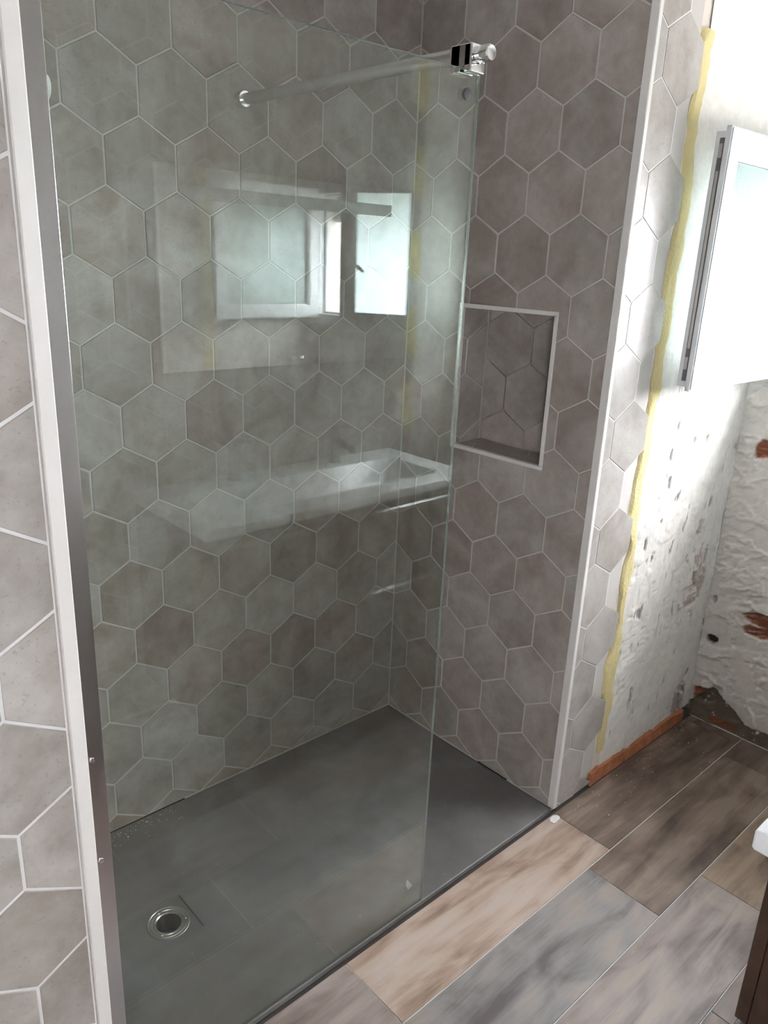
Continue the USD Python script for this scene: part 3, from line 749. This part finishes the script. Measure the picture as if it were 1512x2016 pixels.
bar = xf("support_bar", "round chrome support bar between the tiled back wall and the glass top", "support bar")
BX, BZ = 3.52, 0.19
obj("rod", cyl([BX, -0.05, BZ + 0.02], [BX + 0.1, YG + 0.1, BZ + 0.03], 0.125, 40), SATIN, bar, smooth=40)
obj("wall_flange", lathe([(0, 0), (0.19, 0), (0.195, 0.02), (0.195, 0.20), (0.175, 0.23), (0.13, 0.235), (0, 0.235)], [BX, -0.0, BZ + 0.02], [0, -1, 0], 48), CHROME, bar, smooth=40)
clx = BX + 0.16
cl = obj("glass_clamp", cat(rbox(clx - 0.19, clx + 0.19, YG + 0.045, YG + 0.30, -0.10, 0.36, 0.025), rbox(clx - 0.19, clx + 0.19, YG - 0.22, YG - 0.045, -0.10, 0.36, 0.025), rbox(clx - 0.19, clx + 0.19, YG - 0.2, YG + 0.28, -0.005, 0.36, 0.02)), CHROME, bar, smooth=30)
obj("clamp_knob", lathe([(0, 0), (0.12, 0), (0.12, 0.05), (0.145, 0.07), (0.145, 0.22), (0.12, 0.26), (0, 0.265)], [clx + 0.05, YG - 0.22, 0.20], [0, -1, 0], 40), CHROME, cl, smooth=40)

plug = obj("pipe_plug", lathe([(0, 0), (0.16, 0), (0.16, 0.42), (0.19, 0.44), (0.19, 0.60), (0.15, 0.66), (0, 0.67)], [XL, -6.45, -1.34], [1, 0, 0], 32), WHITEP, smooth=40)
tag(plug, "white plastic pipe plug poking out beside the top of the wall profile", "pipe plug")

# ---------------------------------------------------------------- vanity (seen at the lower right and reflected in the glass)
VX0, VX1, VY1, VZ = 2.42, 13.85, -15.02, -10.85
cab = xf("vanity_cabinet", "dark walnut vanity cabinet with four drawers under the long basin", "cabinet")
cx0, cx1, cy1, cz0, cz1 = VX0 + 0.14, VX1 - 0.14, VY1 - 0.28, -17.6, VZ - 0.36
obj("body", rbox(cx0, cx1, YV + 0.02, cy1 - 0.20, cz0, cz1, 0.015) - rbox(cx0 + 0.16, cx1 - 0.16, -19.3, VY1 - 0.56, -13.2, cz1 + 1, 0.02), WD_VAN, cab)
xm, zm = (cx0 + cx1) / 2, (cz0 + cz1) / 2 + 0.1
for (a_, b_) in ((cx0, xm - 0.015), (xm + 0.015, cx1)):
    for (c_, d_) in ((cz0, zm - 0.02), (zm + 0.02, cz1 - 0.10)):
        f_ = obj("drawer", cbox(a_, b_, cy1 - 0.19, cy1, c_, d_ - 0.16, 0.012), WD_VAN, cab)
        obj("handle", cat(cbox(a_ + 0.9, b_ - 0.9, cy1 - 0.02, cy1 + 0.16, d_ - 0.36, d_ - 0.32, 0.008), cbox(a_ + 0.9, b_ - 0.9, cy1 + 0.10, cy1 + 0.16, d_ - 0.36, d_ - 0.24, 0.01)), SATIN, f_)
bas = xf("washbasin", "long white ceramic washbasin top with two taps on the dark vanity", "washbasin")
top = rbox(VX0, VX1, YV + 0.02, VY1, VZ - 0.34, VZ, 0.05)
sp_ = m3.Manifold.sphere(0.22, 16)
trough = m3.Manifold.batch_hull([sp_.translate([x_, y_, z_]) for x_, y_, z_ in [(VX0 + 1.1, -18.45, VZ + 0.3), (VX1 - 1.1, -18.45, VZ + 0.3), (VX0 + 1.1, VY1 - 0.95, VZ + 0.3), (VX1 - 1.1, VY1 - 0.95, VZ + 0.3), (VX0 + 2.0, -17.9, VZ - 0.68), (VX1 - 2.0, -17.9, VZ - 0.68), (VX0 + 2.0, VY1 - 1.6, VZ - 0.68), (VX1 - 2.0, VY1 - 1.6, VZ - 0.68)]])
under = rbox(VX0 + 0.8, VX1 - 0.8, -18.9, VY1 - 0.64, VZ - 1.1, VZ - 0.2, 0.2)
obj("basin_top", (top + under) - trough, CERAMIC, bas, smooth=30)
for x_ in (5.9, 10.4):
    obj("waste", lathe([(0, 0), (0.22, 0), (0.24, 0.015), (0.20, 0.04), (0, 0.05)], [x_, -17.2, VZ - 0.905], [0, 0, 1], 32), CHROME, bas, smooth=40)


TAPM = simple("tap_chrome_darkened", (0.42, 0.42, 0.43), 0.10, 1.0)  # chrome darkened: reflections of dark surroundings are put into the base colour


def tap(x_, label):
    t_ = xf("basin_tap", label, "tap", "taps on the long basin")
    y_ = -19.15
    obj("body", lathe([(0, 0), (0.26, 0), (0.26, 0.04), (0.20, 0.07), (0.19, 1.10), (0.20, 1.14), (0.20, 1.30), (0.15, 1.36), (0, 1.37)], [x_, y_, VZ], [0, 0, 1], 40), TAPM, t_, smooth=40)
    sp = m3.Manifold.sphere(0.13, 16)
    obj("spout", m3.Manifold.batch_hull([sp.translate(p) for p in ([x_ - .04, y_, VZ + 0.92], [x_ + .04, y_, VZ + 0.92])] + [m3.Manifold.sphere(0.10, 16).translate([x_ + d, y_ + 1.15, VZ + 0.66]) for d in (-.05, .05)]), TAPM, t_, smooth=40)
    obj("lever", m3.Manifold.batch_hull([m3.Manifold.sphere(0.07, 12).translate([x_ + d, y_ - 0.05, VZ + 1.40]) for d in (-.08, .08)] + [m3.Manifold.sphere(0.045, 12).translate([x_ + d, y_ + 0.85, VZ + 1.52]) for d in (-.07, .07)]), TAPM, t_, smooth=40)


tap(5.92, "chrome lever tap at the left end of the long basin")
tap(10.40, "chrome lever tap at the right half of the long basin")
MTX, MTZ = 0.006, 0.009
mir = xf("wall_mirror", "wide rectangular mirror over the basin, reflecting the window", "mirror")
MX0, MX1, MZ0, MZ1, MY = 3.62, 14.12, -7.08, -0.88, YV + 0.29
obj("mirror_body", box(MX0 + 0.05, MX1 - 0.05, YV + 0.01, MY - 0.10, MZ0 + 0.05, MZ1 - 0.05), SATIN, mir)
ms = box(MX0, MX1, MY - 0.05, MY, MZ0, MZ1)                  # hangs a hair out of true
mc = np.array([(MX0 + MX1) / 2, MY, (MZ0 + MZ1) / 2])
ms.vertices = mc + (ms.vertices - mc) @ trimesh.transformations.euler_matrix(MTX, 0, MTZ)[:3, :3].T
obj("mirror_sheet", ms, MIRROR, mir)
fb = box(MX0 + 0.85, MX1 - 0.9, MY - 0.002, MY + 0.005, -1.82, -1.42)
fb.vertices = mc + (fb.vertices - mc) @ trimesh.transformations.euler_matrix(MTX, 0, MTZ)[:3, :3].T
obj("frosted_band", fb, FBAND, mir)
for x_ in (8.62, 9.0):
    obj("switch_button", lathe([(0, 0), (0.15, 0), (0.15, 0.04), (0.09, 0.10), (0, 0.11)], [x_, MY, MZ0 + 0.2], [0, 1, 0], 24), CHROME, mir, smooth=40)
wire = obj("wall_wire", cat(cyl([2.66, YV + 0.06, -1.5], [2.72, YV + 0.06, -5.7], 0.022, 8), cyl([2.75, YV + 0.06, -1.5], [2.78, YV + 0.05, -5.4], 0.022, 8)), WHITEP)
tag(wire, "pair of thin white wires hanging on the wall left of the mirror", "wire")
